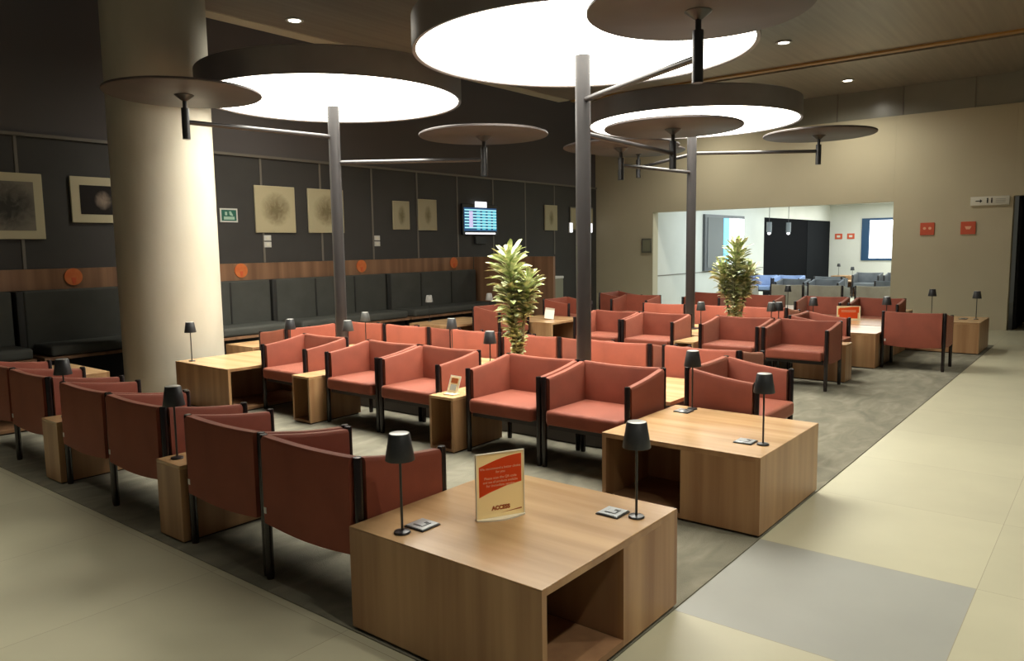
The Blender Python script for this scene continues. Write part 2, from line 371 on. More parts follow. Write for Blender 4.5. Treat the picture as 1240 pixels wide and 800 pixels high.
# ================================================================== BANQUETTE
w = struct('trim_8', MB().box(-4, 11.48, YW-.06, YW-.001, 1.19, 1.44), 'wood_wall', False)
struct('wall_return', MB().box(11.5, 11.56, 8.22, YW-.061, 0.008, 1.44), 'wood_wall', False)
GB = 'dark fabric banquette seats along the dark wall'
bq = [(-1.9, .55), (.6, 1.9), (1.95, 3.26), (3.34, 4.50), (4.56, 6.70), (6.76, 9.02), (9.08, 11.4)]
bl = ['outside the view at far left', 'outside the view, left of the framed prints', 'at the left picture edge under the framed still life',
      'left of the concrete column', 'right behind the concrete column', 'behind the left lamp pole', 'under the flight screen']
for (x0, x1), lb in zip(bq, bl):
    t = thing('banquette', 'dark grey upholstered wall banquette section '+lb, 'banquette', ((x0+x1)/2, 9.9, 0.006), 0, GB)
    h = (x1-x0)/2
    MB().box(-h+.02, h-.02, .12, .275, .46, 1.185, .03, 3).build('backrest', 'cushion', t)
    sc = MB().box(-h+.08, h-.02, -.42, .13, .44, .565, .045, 4).build('seat_cushion', 'cushion', t)
    MB().box(-h, h, -.43, .27, .405, .44).build('seat_rail', 'wood_wall', t, False)
    MB().box(-h, h, -.30, .27, .0, .404).build('plinth', 'dark_void', t, False)
    MB().box(-h-.058, -h+.018, .105, .275, .44, 1.18, .01).build('divider', 'cushion_edge', t)
    if x1-x0 > 1.5:
        for fx in (.33, .68):
            MB().box(-h+fx*2*h-.012, -h+fx*2*h+.012, .108, .121, .57, 1.17, .004).build('seam', 'cushion_edge', t)

# ================================================================== CHAIRS
def panel(bm_owner, axis, u0, u1, w0, w1, zb, zt, sag, n=8, bev=.016):
    # upholstered panel: runs along axis from u0 to u1, thickness w0..w1, bottom zb(t), top zt(t)
    b = bmesh.new(); prev = None; first = None
    for i in range(n+1):
        t = i/n; u = u0+(u1-u0)*t; z0, z1 = zb(t), zt(t)-sag*math.sin(PI*t)
        pts = [(w0, z0), (w1, z0), (w1, z1-bev), (w1-(bev if w1 > w0 else -bev)*.7, z1), (w0+(bev if w1 > w0 else -bev)*.7, z1), (w0, z1-bev)]
        ring = [b.verts.new((u, w, z) if axis == 'x' else (w, u, z)) for w, z in pts]
        if prev:
            for k in range(6): b.faces.new((prev[k], prev[(k+1) % 6], ring[(k+1) % 6], ring[k]))
        else: first = ring
        prev = ring
    b.faces.new(first); b.faces.new(prev)
    bmesh.ops.recalc_face_normals(b, faces=list(b.faces))
    ends = [e for e in b.edges if e.verts[0].co.x == e.verts[1].co.x and axis == 'x' and (abs(e.verts[0].co.x-u0) < 1e-6 or abs(e.verts[0].co.x-u1) < 1e-6)]
    bm_owner._merge(b); return bm_owner
def make_chair(name, fab, label, grp):
    t = thing(name, label, 'chair', group=grp)
    # backrest between the rear posts, gently sagging along its top
    panel(MB(), 'y', -.326, .326, -.300, -.240, lambda s: .30-.02*math.sin(PI*s), lambda s: .728, .010).build('backrest', fab, t)
    for sy in (1, -1):
        panel(MB(), 'x', -.242, .224, sy*.370, sy*.312, lambda s: .30-.01*math.sin(PI*s), lambda s: .724-.066*s, .008).build('armrest', fab, t)
    # padded seat, crowned, its front lip standing proud of the front posts
    mb = MB().box(-.240, .292, -.310, .310, .325, .432, .03, 4)
    for v in mb.bm.verts:
        if v.co.z > .41: v.co.z += .018*math.cos(v.co.y*PI/.70)*math.cos((v.co.x-.03)*PI/.62)
    mb.build('seat', fab, t)
    MB().box(-.245, .232, -.318, .318, .285, .324).build('seat_frame', 'under', t, False)
    for x, y, z in ((-.268, .3485, .730), (-.268, -.3485, .730), (.247, .3485, .668), (.247, -.3485, .668)):
        MB().lathe([(0, 0), (.018, 0), (.0205, .02), (.0205, z-.006), (.018, z), (0, z+.001)], 16, (x, y, 0)).build('leg', 'post', t)
    MB().box(-.3035, -.3005, .305, .322, .35, .38).build('care_tag', 'tag', t, False)
    return t
GR = 'rust fabric tub chairs in the lounge rows'
CH = Proto(make_chair('tub_chair', 'fabric', '', GR))
Z0 = .006
def chair(x, y, rz, label): return CH.put(label, (x, y, Z0), rz, GR)
P2 = PI/2
RC = 'rust fabric tub chair '
# row 1: backs to the tiled aisle on the left
for y, lb in ((2.86, 'nearest the camera, touching the front wooden table'), (3.604, 'second from the front table, back to the left aisle'),
              (4.618, 'between the two lamp-topped narrow tables, nearer'), (5.364, 'between the two lamp-topped narrow tables, farther'),
              (6.38, 'just beyond the farther lamp-topped narrow table on the left aisle'), (7.126, 'at the left picture edge, last in the aisle row')):
    chair(2.335+.022*(y-3.2), y, 0, RC+lb)
# row 2: facing the first row
for y, lb in ((2.90, 'beside the second large wooden table, facing the camera side'), (3.645, 'in front of the central lamp pole, facing the camera'),
              (4.675, 'left of the narrow table with the leaning leaflet'), (5.42, 'right of the narrow table with no lamp or leaflet'),
              (6.46, 'left of the bare narrow table, facing the left aisle row')):
    chair(4.66, y, PI, RC+lb)
# end chairs turned sideways
chair(5.40, 2.155, -P2, RC+'turned sideways behind the second large table, facing the right walkway')
chair(5.48, 7.70, P2, RC+'turned away at the left end of the first planter bench')
# row 3: backs to the first planter
for y, lb in ((2.80, 'seen from behind at the right end of the first planter bench'), (3.64, 'seen from behind, right of the central lamp pole'),
              (4.64, 'seen from behind, right behind the nearer potted plant'), (5.40, 'seen from behind, left of the nearer potted plant'),
              (6.45, 'seen from behind, right of the pair at the left lamp pole'), (7.19, 'seen from behind, beside the left lamp pole')):
    chair(6.36, y, 0, RC+lb)
# row 4: facing the third row
for y, lb in ((2.80, 'facing the camera, its bare side to the right walkway'), (3.57, 'in front of the farther potted plant, facing the camera'),
              (4.64, 'left of the narrow table by the farther lamp pole'), (5.385, 'right behind the central lamp pole, facing the camera')):
    chair(8.75, y, PI, RC+lb)
# row 5: backs to the second planter
for y, x, lb in ((2.01, 10.85, 'seen from behind by the walkway, before the far lamp table'), (3.93, 10.80, 'seen from behind just right of the farther potted plant'),
                 (4.67, 10.80, 'seen from behind through the leaves of the farther potted plant'), (5.42, 10.75, 'seen from behind at the farther lamp pole')):
    chair(x, y, 0, RC+lb)
chair(9.80, 2.905, -P2, RC+'turned sideways at the right end of the second planter bench')
# row 6
for y, x, lb in ((2.97, 12.85, 'facing the camera beside the far table with two lamps'), (3.80, 12.85, 'facing the camera behind the orange tabletop notice'),
                 (4.85, 12.85, 'facing the camera right of the farther plant, by the opening'), (5.90, 13.05, 'facing the camera left of the farther plant, by the opening')):
    chair(x, y, PI, RC+lb)
# chairs near the banquette
chair(9.00, 7.42, -P2, RC+'turned sideways left of the wooden table with the white card')
chair(10.82, 7.42, -P2, RC+'turned sideways right of the wooden table with the white card')
chair(12.70, 7.48, -P2, RC+'turned sideways farthest back before the beige wall')
chair(11.95, 6.75, PI, RC+'before the beige wall, half behind the central lamp pole')
# grey chairs of the next room
GG = 'grey tub chairs in the room behind the opening'
CG = Proto(make_chair('grey_tub_chair', 'fabric_grey', '', GG))
for x, y, rz, lb in ((16.9, 5.66, 0, 'leftmost pale back in the opening'), (16.9, 4.86, 0, 'middle pale back in the opening'),
                     (16.95, 3.92, 0, 'rightmost one, at the right jamb of the opening'), (16.9, 6.85, 0, 'behind the farther potted plant')):
    CG.put('pale grey tub chair seen from behind, '+lb, (x, y, 0), rz, GG)
CD = Proto(make_chair('grey_tub_chair', 'fabric_dark_grey', '', GG))
for x, y, rz, lb in ((21.3, 6.08, 0, 'in the middle of the back room'), (23.9, 5.80, PI, 'before the bright window of the back room'),
                     (19.2, 5.6, PI, 'second row of the back room'), (19.2, 6.4, PI, 'second row of the back room, nearer the dark wall'),
                     (23.9, 4.95, PI, 'below the bright window, far right'),
                     (19.3, 4.1, 0, 'right side of the back room, near the jamb')):
    CD.put('dark grey tub chair '+lb, (x, y, 0), rz, GG)

CB = Proto(make_chair('blue_lit_tub_chair', 'fabric_blue_lit', '', GG))
for x, y, lb in ((21.3, 7.95, 'against the partition of the back room, left one'), (21.3, 7.20, 'next to the dark wall of the back room, right one')):
    CB.put('grey tub chair with painted blue light '+lb, (x, y, 0), PI, GG)

# ================================================================== TABLES
TH = .455
def box_table(name, label, x0, x1, y0, y1, face, a, b, group):
    # box table; the niche opens on one face ('-y' or '-x') over a..b of that face
    t = thing(name, label, 'table', (x0, y0, Z0), 0, group)
    X, Y, k = x1-x0, y1-y0, .028
    MB().box(0, X, 0, Y, TH-.004, TH, .0015, 1).build('tabletop', 'wood_top_lit', t)
    MB().box(.02, X-.02, .02, Y-.02, 0, .014).build('plinth', 'under', t, False)
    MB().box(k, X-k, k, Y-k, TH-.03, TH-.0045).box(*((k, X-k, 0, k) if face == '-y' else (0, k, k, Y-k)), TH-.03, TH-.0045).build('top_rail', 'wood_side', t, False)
    zt = TH-.0045; zb = .014
    d = .55
    if face == '-y':
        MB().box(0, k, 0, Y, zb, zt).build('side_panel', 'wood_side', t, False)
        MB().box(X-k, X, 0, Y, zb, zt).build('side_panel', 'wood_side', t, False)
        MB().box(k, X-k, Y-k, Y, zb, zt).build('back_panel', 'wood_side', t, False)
        if b < X-.05: MB().box(b, X-k, 0, k, zb, zt-.026).build('front_panel', 'wood_side', t, False)
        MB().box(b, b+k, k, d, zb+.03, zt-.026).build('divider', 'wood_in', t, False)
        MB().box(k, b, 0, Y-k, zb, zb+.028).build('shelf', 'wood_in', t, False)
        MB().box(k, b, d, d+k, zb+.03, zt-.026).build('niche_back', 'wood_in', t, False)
    else:
        MB().box(0, X, 0, k, zb, zt).build('side_panel', 'wood_side', t, False)
        MB().box(0, X, Y-k, Y, zb, zt).build('side_panel', 'wood_side', t, False)
        MB().box(X-k, X, k, Y-k, zb, zt).build('back_panel', 'wood_side', t, False)
        if a > .05: MB().box(0, k, k, a, zb, zt-.026).build('front_panel', 'wood_side', t, False)
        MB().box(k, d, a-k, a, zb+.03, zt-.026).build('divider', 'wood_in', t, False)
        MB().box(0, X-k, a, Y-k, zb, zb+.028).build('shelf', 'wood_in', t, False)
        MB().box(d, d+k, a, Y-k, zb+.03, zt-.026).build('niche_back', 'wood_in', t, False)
    return t
GT = 'large square wooden box tables'
box_table('box_table', 'large wooden box table in the foreground with the orange notice on it', 1.98, 2.99, 1.475, 2.485, '-y', 0, .545, GT)
box_table('box_table', 'second large wooden box table with two black lamps, right of centre', 3.985, 4.995, 1.475, 2.485, '-x', .475, 1, GT)
box_table('box_table', 'large wooden box table beside the concrete column with one lamp at its left', 4.03, 5.04, 6.84, 7.86, '-y', 0, .98, GT)
box_table('box_table', 'large wooden box table beside the walkway, behind the second planter bench', 10.36, 11.36, 2.39, 3.40, '-x', .45, 1, GT)
box_table('box_table', 'wooden box table under the small orange notice, mostly hidden', 11.42, 12.38, 2.45, 3.42, '-x', .45, 1, GT)
box_table('box_table', 'far wooden box table with two slim lamps against the beige wall', 12.45, 13.45, 1.52, 2.55, '-x', .6, 1, GT)
box_table('box_table', 'wooden box table with a white card on it, left of the central pole', 9.40, 10.40, 6.76, 7.74, '-y', .0, .72, GT)
box_table('box_table', 'wooden box table in front of the banquette under the flight screen', 8.25, 9.5, 7.80, 8.68, '-y', 0, .6, GT)
box_table('box_table', 'wooden box table left of the concrete column in front of the banquette', 2.25, 3.30, 7.75, 8.70, '-y', 0, .5, GT)
box_table('box_table', 'wooden box table right of the concrete column, mostly hidden', 5.15, 6.25, 8.15, 8.75, '-y', 0, .5, GT)
def planter(label, x0, x1, y0, y1):
    t = thing('planter_bench', label, 'bench', (x0, y0, Z0), 0, 'long wooden planter benches between chair rows')
    X, Y = x1-x0, y1-y0
    MB().box(0, X, 0, Y, TH-.03, TH, .002, 1).build('bench_top', 'wood_top_lit', t)
    for q in ((0, .028, 0, Y), (X-.028, X, 0, Y), (.028, X-.028, 0, .028), (.028, X-.028, Y-.028, Y)):
        MB().box(*q, .014, TH-.0305).build('side_panel', 'planter_side', t, False)
    MB().box(.02, X-.02, .02, Y-.02, 0, .0135).build('plinth', 'under', t, False)
planter('long wooden planter bench holding the two nearer lamp poles and plant', 5.06, 6.03, 2.56, 7.35)
planter('long wooden planter bench under the farther lamp pole and plant', 9.08, 10.34, 3.30, 5.95)
planter('long wooden planter bench behind the farthest row of red chairs', 13.40, 14.4, 2.75, 6.5)
for x, y, lb in ((24.6, 6.2, 'wooden side table with a lamp in the back room, nearer'), (28.4, 7.6, 'wooden side table with a lamp in the back room, farther')):
    planter_t = box_table('box_table', lb, x-.4, x+.4, y-.4, y+.4, '-x', .3, 1, GT)

def make_side_table():
    t = thing('side_table', '', 'table', group='narrow wooden side tables between chairs')
    # local: opening faces +X, depth .60 along x, width .27 along y
    D, Wd, k, H = .60, .26, .022, .445
    x0, x1, y0, y1 = -D/2, D/2, -Wd/2, Wd/2
    MB().box(x0, x1, y0, y1, H-k, H, .002, 1).build('tabletop', 'wood_top_lit', t)
    for q in ((y0, y0+k), (y1-k, y1)): MB().box(x0, x1, *q, .012, H-k-.0005).build('side_panel', 'wood_side', t, False)
    MB().box(x0, x0+k, y0+k, y1-k, .012, H-k-.0005).build('back_panel', 'wood_side', t, False)
    MB().box(x0+k, x1, y0+k, y1-k, .012, .034).build('shelf', 'wood_in', t, False)
    MB().box(x0+.015, x1-.015, y0+.015, y1-.015, 0, .0115).build('plinth', 'under', t, False)
    return t
ST = Proto(make_side_table())
GS = 'narrow wooden side tables between chairs'
for x, y, rz, lb in ((2.325, 4.111, 0, 'narrow wooden side table with a lamp, nearer one in the left aisle row'),
                     (2.365, 5.872, 0, 'narrow wooden side table with a lamp, farther one in the left aisle row'),
                     (4.57, 4.16, PI, 'narrow wooden side table with the leaning leaflet, open front'),
                     (4.53, 5.94, PI, 'narrow wooden side table with nothing on it, open front, in the facing row'),
                     (8.75, 4.11, PI, 'narrow wooden side table between chairs near the farther lamp pole'),
                     (9.27, 2.72, PI/2, 'narrow wooden side table standing beside the sideways chair at the walkway')):
    ST.put(lb, (x, y, Z0), rz, GS)

# ================================================================== TREE LAMPS
def tree_lamp(label, x, y, ztop, gap, arms):
    t = thing('tree_lamp', label, 'lamp', (x, y, Z0+TH), 0, 'tall tree-shaped lamps with round light drums')
    zb = Z0+TH; hp = ztop-gap-zb; h = ztop-zb; R = 1.40
    MB().lathe([(0, 0), (.0635, 0), (.0635, hp), (0, hp)], 28).build('pole', 'pole', t)
    MB().lathe([(0, hp+.0005), (.045, hp+.0005), (.045, h+.0115), (0, h+.0115)], 24).build('glare_neck', 'diffuser', t)  # glowing pole end imitates the drum's glare over it
    MB().lathe([(.0, 0), (.13, 0), (.13, .012), (.064, .014), (0, .014)], 28).build('base_flange', 'pole', t)
    MB().lathe([(R-.03, .0), (R, -.004), (R+.003, .02), (R+.003, .25), (R-.02, .262), (0, .262), (0, .25), (R-.03, .24), (R-.03, 0)], 96, (0, 0, h)).build('light_drum', 'drum', t)
    MB().lathe([(0, .012), (R-.031, .012), (R-.031, .03), (0, .03)], 96, (0, 0, h)).build('diffuser', 'diffuser', t)
    d = bpy.data.lights.new('drum_beam', 'AREA'); d.shape = 'DISK'; d.size = 2.7; d.energy = DRUM_BEAM_W; d.spread = math.radians(115); d.color = (1.0, .965, .86)
    lo = bpy.data.objects.new('drum_beam', d); COL.objects.link(lo); lo.location = (x, y, ztop+.006)
    for ex, ey, za, zpad, zlo, r in arms:
        d = Vector((ex-x, ey-y, 0)); u = d.normalized()
        a = MB().rod((u.x*.05, u.y*.05, za-zb), (d.x-u.x*.02, d.y-u.y*.02, za-zb), .023, 16).build('arm', 'pole', t)
        MB().rod((d.x, d.y, zlo-zb), (d.x, d.y, zpad-.12-zb), .036, 18).rod((d.x, d.y, zpad-.12-zb), (d.x, d.y, zpad-.05-zb), .020, 14).build('stem', 'black', a)
        p = MB().lathe([(0, 0), (r-.012, 0), (r, .008), (r, .024), (r-.012, .03), (0, .03)], 80, (d.x, d.y, zpad-zb)).build('petal_disc', 'petal', t)
        MB().lathe([(.02, -.055), (.03, -.05), (.088, -.004), (.088, 0)], 24, (d.x, d.y, zpad-zb)).build('hub_cone', 'black', p)
tree_lamp('central tree lamp with the largest light drum, its pole at the middle of the photo', 5.45, 3.58, 3.215, .03,
          [(4.745, 2.226, 2.825, 3.115, 2.665, .72), (7.27, 3.675, 2.555, 2.80, 2.395, .70)])
tree_lamp('left tree lamp, its light drum beside the concrete column', 5.45, 6.835, 3.225, .05,
          [(3.86, 7.045, 2.85, 3.10, 2.688, .705), (6.40, 5.49, 2.573, 2.82, 2.398, .70)])
tree_lamp('farther tree lamp with the right-hand light drum', 9.75, 4.645, 3.235, .11,
          [(10.77, 3.287, 2.849, 3.055, 2.673, .72), (8.206, 4.84, 2.594, 2.80, 2.416, .70), (10.78, 6.043, 2.837, 3.08, 2.683, .72)])

# ================================================================== TABLE LAMPS
def make_lamp(shade, name='table_lamp'):
    t = thing(name, '', 'lamp', group='small cordless table lamps')
    MB().lathe([(0, 0), (.034, 0), (.035, .004), (.032, .009), (.012, .013), (0, .013)], 28).build('base', 'black', t)
    MB().lathe([(.0055, .012), (.0055, .33)], 12).build('pole', 'black', t)
    MB().lathe([(.060, .308), (.0605, .310), (.043, .415), (.040, .418), (.038, .416), (.055, .312), (.060, .308)], 32).build('lamp_shade', shade, t)
    MB().lathe([(0, .419), (.038, .419), (.040, .4185), (.038, .410), (0, .409)], 32).build('shade_cap', 'shade_top', t)
    return t
GL = 'small cordless table lamps'
TL = Proto(make_lamp('shade')); TW = Proto(make_lamp('white_shade')); TG = Proto(make_lamp('grey_shade'))
ZT = Z0+TH+.0005; ZS = Z0+.4455
for x, y, z, lb in ((2.06, 2.245, ZT, 'black cone table lamp left of the orange notice on the front table'),
                    (2.785, 1.565, ZT, 'black cone table lamp at the right corner of the front table'),
                    (4.26, 1.565, ZT, 'black cone table lamp at the near edge of the second large table'),
                    (4.92, 2.32, ZT, 'black cone table lamp at the far corner of the second large table'),
                    (2.10, 4.145, ZS, 'black cone table lamp on the nearer narrow table in the left aisle row'),
                    (2.19, 5.90, ZS, 'black cone table lamp on the farther narrow table in the left aisle row'),
                    (4.13, 7.70, ZT, 'black cone table lamp in front of the concrete column'),
                    (4.90, 7.02, ZT, 'black cone table lamp right of the column table, left of the left lamp pole'),
                    (5.13, 4.37, ZT, 'black cone table lamp on the planter bench left of the nearer plant'),
                    (5.86, 5.52, ZT, 'black cone table lamp on the planter bench far left of the nearer plant'),
                    (9.62, 3.37, ZT, 'black cone table lamp at the right end of the second planter bench'),
                    (13.52, 4.58, ZT, 'slim black table lamp on the farthest planter bench, before the opening'),
                    (10.62, 3.25, ZT, 'black cone table lamp behind the orange tabletop notice'),
                    (11.20, 2.46, ZT, 'black cone table lamp right of the orange tabletop notice'),
                    (13.30, 2.275, ZT, 'left one of two slim lamps against the beige wall'),
                    (13.02, 1.64, ZT, 'right one of two slim lamps against the beige wall'),
                    (24.6, 6.40, ZT, 'tiny black lamp in the back room, right below the red wall signs'),
                    (28.4, 7.85, ZT, 'tiny black lamp in the back room, left one before the white wall')):
    TL.put(lb, (x, y, z), 0, GL)
for x, y, lb in ((5.13, 6.33, 'grey cone table lamp right beside the left lamp pole'), (5.92, 6.98, 'grey cone table lamp behind the left lamp pole, before the banquette'),
                 (9.22, 4.24, 'grey cone table lamp just right of the farther lamp pole'), (9.50, 3.42, 'grey cone table lamp on the second planter bench by the sideways chair')):
    TG.put(lb, (x, y, ZT), 0, GL)
for x, y, lb in ((8.62, 8.60, 'pale small lamp before the banquette, left one of two'), (9.42, 8.02, 'pale small lamp before the banquette, right one near the plant')):
    TW.put(lb, (x, y, ZT), 0, GL)

# charging plates beside lamps
def make_socket():
    t = thing('charging_plate', '', 'charging plate', group='square charging plates on the large tables')
    MB().box(-.055, .055, -.055, .055, 0, .006, .002, 1).build('frame', 'black', t)
    MB().box(-.050, .050, -.050, .050, .0062, .0095, .0015, 1).build('cover', 'steel', t)
    MB().box(-.027, .027, -.027, .027, .0097, .0105).build('recess', 'ink', t, False)
    MB().box(-.024, .024, -.024, .024, .0107, .0125, .001, 1).build('inset', 'steel', t)
    MB().box(.006, .020, -.02, -.004, .0127, .0140).build('port', 'ink', t, False)
    return t
SK = Proto(make_socket())
for x, y, lb in ((2.165, 2.235, 'steel charging plate beside the left lamp on the front table'), (2.768, 1.672, 'steel charging plate beside the right lamp on the front table'),
                 (4.262, 1.67, 'steel charging plate beside the near lamp on the second table'), (4.82, 2.335, 'steel charging plate beside the far lamp on the second table'),
                 (12.98, 1.80, 'dark charging plate on the far table against the beige wall')):
    SK.put(lb, (x, y, ZT), 0, 'square charging plates on the large tables')

# ================================================================== SIGNS ON TABLES
def sheet(mb, w, z0, z1, bow, y0, th, n=14):
    # a slightly bowed upright sheet, width w along x
    b = bmesh.new(); rows = []
    for i in range(n+1):
        u = -w/2 + w*i/n; d = y0 + bow*(1-(2*u/w)**2)
        rows.append([b.verts.new((u, d, z0)), b.verts.new((u, d, z1)), b.verts.new((u, d+th, z1)), b.verts.new((u, d+th, z0))])
    for A, B in zip(rows, rows[1:]):
        for k in range(4): b.faces.new((A[k], A[(k+1) % 4], B[(k+1) % 4], B[k]))
    b.faces.new(rows[0]); b.faces.new(rows[-1]); bmesh.ops.recalc_face_normals(b, faces=list(b.faces)); return mb._merge(b)
def notice(label, loc, rz, sc, full):
    t = thing('acrylic_notice', label, 'sign', loc, rz); t.scale = (sc, sc, sc)
    w, h = .218, .285
    MB().box(-w/2, w/2, -.004, -.003, .006, h).build('card', 'card', t, False)
    mb = MB().box(-w/2-.004, -w/2, -.006, .006, 0.006, h+.004).box(w/2, w/2+.004, -.006, .006, .006, h+.004).box(-w/2, w/2, -.006, .006, h, h+.004)
    mb.build('clear_edge', 'acrylic', t, False)
    # curved foot
    arc = [(-w/2-.004+(w+.008)*k/16, -.012-.030*math.sin(PI*k/16)) for k in range(17)]
    MB().prism(arc+[(w/2+.004, .012), (-w/2-.004, .012)], 'z', 0, .006).build('foot', 'acrylic', t, False)
    # orange swoosh field
    pts = [(-w/2+.010, .100), (-w/2+.010, .232)]
    pts += [(-w/2+.010+(w-.020)*k/14, .232+.042*math.sin(k/14*PI/2)) for k in range(1, 15)]
    pts += [(w/2-.010, .150), (.03, .140), (-.05, .118)]
    MB().prism(pts, 'y', -.0048, -.0041).build('orange_field', 'sign_orange', t, False)
    if full:
        R = (P2, 0, 0)
        for s, z, sz in (('We recommend a better choice', .222, .0145), ('for you', .205, .0145), ('Please scan the QR code', .180, .0150),
                         ('and see all products available', .163, .0138), ('for immediate service', .147, .0150)):
            text(s, sz, 'text_line', 'sign_ink', t, (0, -.0052, z), R, .0002)
        text('ACCESS', .024, 'wordmark', 'sign_mark', t, (0, -.0052, .046), R, .0016)
        MB().prism([(.0, .022), (w/2-.010, .028), (w/2-.010, .034), (.05, .028)], 'y', -.0048, -.0041).build('bottom_stripe', 'sign_mark', t, False)
    else:
        MB().box(-w/2+.022, w/2-.022, -.0056, -.0049, .03, h-.035).build('orange_panel', 'sign_orange', t, False)
        MB().box(-.07, .07, -.0064, -.0057, .19, .20).box(-.07, .07, -.0064, -.0057, .165, .175).build('text_line', 'sign_ink', t, False)
    return t
notice('acrylic stand with an orange and cream notice on the front wooden table', (2.44, 2.035, ZT), math.radians(-27), 1.0, True)
notice('small orange notice beyond the sideways chair of the second planter bench', (12.05, 3.17, ZT), math.radians(-70), .98, False).scale = (1.45, 1, .72)
# leaflet leaning in a stand on the narrow table
t = thing('leaflet_stand', 'small framed leaflet leaning back on the narrow table in the facing row', 'sign', (4.40, 4.16, ZS+.002), math.radians(-84))
a = MB().box(-.052, .052, -.003, .003, .0, .150).build('holder', 'acrylic', t, False); a.rotation_euler = (-.38, .05, 0)
MB().box(-.043, .043, -.0042, -.0032, .012, .140).build('leaflet', 'card', a, False)
MB().box(-.032, .032, -.0052, -.0044, .088, .128).build('printed_picture', 'sign_mark', a, False)
MB().box(-.030, .030, -.0052, -.0044, .028, .076).build('printed_text', 'grey_ink', a, False)
MB().box(-.055, .055, -.05, .03, 0, .005).build('foot', 'acrylic', t, False)
t = thing('tent_card', 'blank white folded card on the wooden table left of the central pole', 'sign', (9.80, 7.1, ZT+.012), math.radians(-50))
a = MB().box(-.075, .075, -.002, .002, .003, .15).build('front_sheet', 'sign_white', t, False); a.rotation_euler = (-.35, .15, 0)
a = MB().box(-.075, .075, .098, .102, .003, .15).build('rear_sheet', 'sign_white', t, False); a.rotation_euler = (.3, .15, 0)

# ================================================================== PLANTS
def plant(label, x, y, h, seed, heads):
    rnd = random.Random(seed)
    t = thing('potted_dracaena', label, 'plant', (x, y, ZT), 0, 'tall variegated plants on the planter benches')
    MB().lathe([(0, 0), (.10, 0), (.115, .07), (.108, .07), (.10, .06), (0, .06)], 28).build('pot', 'under', t)
    st = MB(); lf = bmesh.new()
    for hx, hy, z0, z1, spread in heads:
        st.rod((hx*.25, hy*.25, .05), (hx, hy, z1), .019, 10, .012)
        n = int((z1-z0)*250)
        for i in range(n):
            f = i/n; z = z0+(z1-z0)*f
            ang = i*2.39996 + rnd.uniform(-.3, .3)
            prof = spread*(.50+.62*min(1, f*1.5))
            L = prof*rnd.uniform(.85, 1.12)
            lift = math.radians(rnd.uniform(18, 42) + 28*max(0, f-.75)/.25)
            droop = rnd.uniform(.35, .85)*(1-.45*f); wd = rnd.uniform(.026, .036)
            bx, by = hx*(.25+.75*z/z1), hy*(.25+.75*z/z1); prev = None
            ca, sa = math.cos(ang), math.sin(ang); roll = rnd.uniform(-.5, .5)
            for k in range(6):
                s = k/5; rr = L*(s*math.cos(lift)); zz = z + L*(s*math.sin(lift) - droop*s*s*.6)
                ww = wd*(.35+1.3*s)*(1-s)**.5*1.2 if k < 5 else .001
                wx, wy, wz = -sa*ww, ca*ww, ww*roll
                c = (bx+ca*(rr+.01), by+sa*(rr+.01), zz)
                ring = (lf.verts.new((c[0]-wx, c[1]-wy, c[2]-wz+ww*.35)), lf.verts.new(c), lf.verts.new((c[0]+wx, c[1]+wy, c[2]+wz+ww*.35)))
                if prev:
                    lf.faces.new((prev[0], prev[1], ring[1], ring[0])); lf.faces.new((prev[1], prev[2], ring[2], ring[1]))
                prev = ring
    st.build('stem', 'stem', t)
    MB()._merge(lf).build('foliage', 'leaf', t)
plant('tall variegated leafy plant left of the central pole', 5.55, 4.405, 1.2, 3, [(-.02, .05, .30, 1.07, .22), (.03, -.13, .50, .86, .17), (.02, -.02, .10, .34, .10)])
plant('tall variegated leafy plant farther back, before the wide opening', 9.55, 3.915, 1.2, 8, [(0, 0, .20, 1.10, .24), (.05, -.16, .45, .82, .19), (-.05, .17, .45, .85, .19)])

# ================================================================== ON THE DARK WALL
def picture(label, x0, x1, z0, z1, frame, art, border, kind='picture'):
    t = thing('framed_picture', label, 'picture', ((x0+x1)/2, YW, (z0+z1)/2), 0, 'pictures on the dark wall')
    w, h = (x1-x0)/2, (z1-z0)/2
    MB().box(-w, w, -.035, -.009, -h, h, .004, 1).build('frame' if border > .02 else 'canvas', frame, t)
    MB().box(-w+border, w-border, -.039, -.0352, -h+border, h-border).build('print', art, t, False)
cream = (.47, .42, .27)
sk = sketch_mat('sketch_round', cream, (.20, .165, .09), 'round'); sk2 = sketch_mat('sketch_tall', (.40, .36, .24), (.20, .18, .10), 'tall')
skd = sketch_mat('print_dark', (.018, .015, .014), (.30, .24, .19), 'dark'); sks = sketch_mat('print_still_life', (.21, .19, .155), (.045, .045, .04), 'scene')
picture('cream framed grey still-life print at the left picture edge', 2.95, 3.725, 1.80, 2.575, 'frame_cream', sks, .10)
picture('cream framed dark wide print half behind the concrete column', 4.04, 4.80, 2.005, 2.577, 'frame_cream', skd, .105)
picture('large unframed sepia drawing right of the green sign', 6.61, 7.32, 1.895, 2.603, 'frame_cream', sk, .012)
picture('large unframed drawing partly behind the left lamp pole', 7.57, 8.28, 1.898, 2.603, 'frame_cream', sk, .012)
picture('small unframed tall drawing, left of the pair before the flight screen', 9.39, 9.79, 1.968, 2.476, 'frame_cream', sk2, .010)
picture('small unframed tall drawing, right of the pair before the flight screen', 10.02, 10.50, 1.958, 2.53, 'frame_cream', sk2, .010)
picture('small tall drawing far right on the dark wall, left of the central pole', 13.98, 14.46, 1.99, 2.556, 'frame_cream', sk2, .010)
picture('small pale picture half hidden by the central pole', 14.98, 15.98, 2.0, 2.55, 'plaque', sk2, .03)
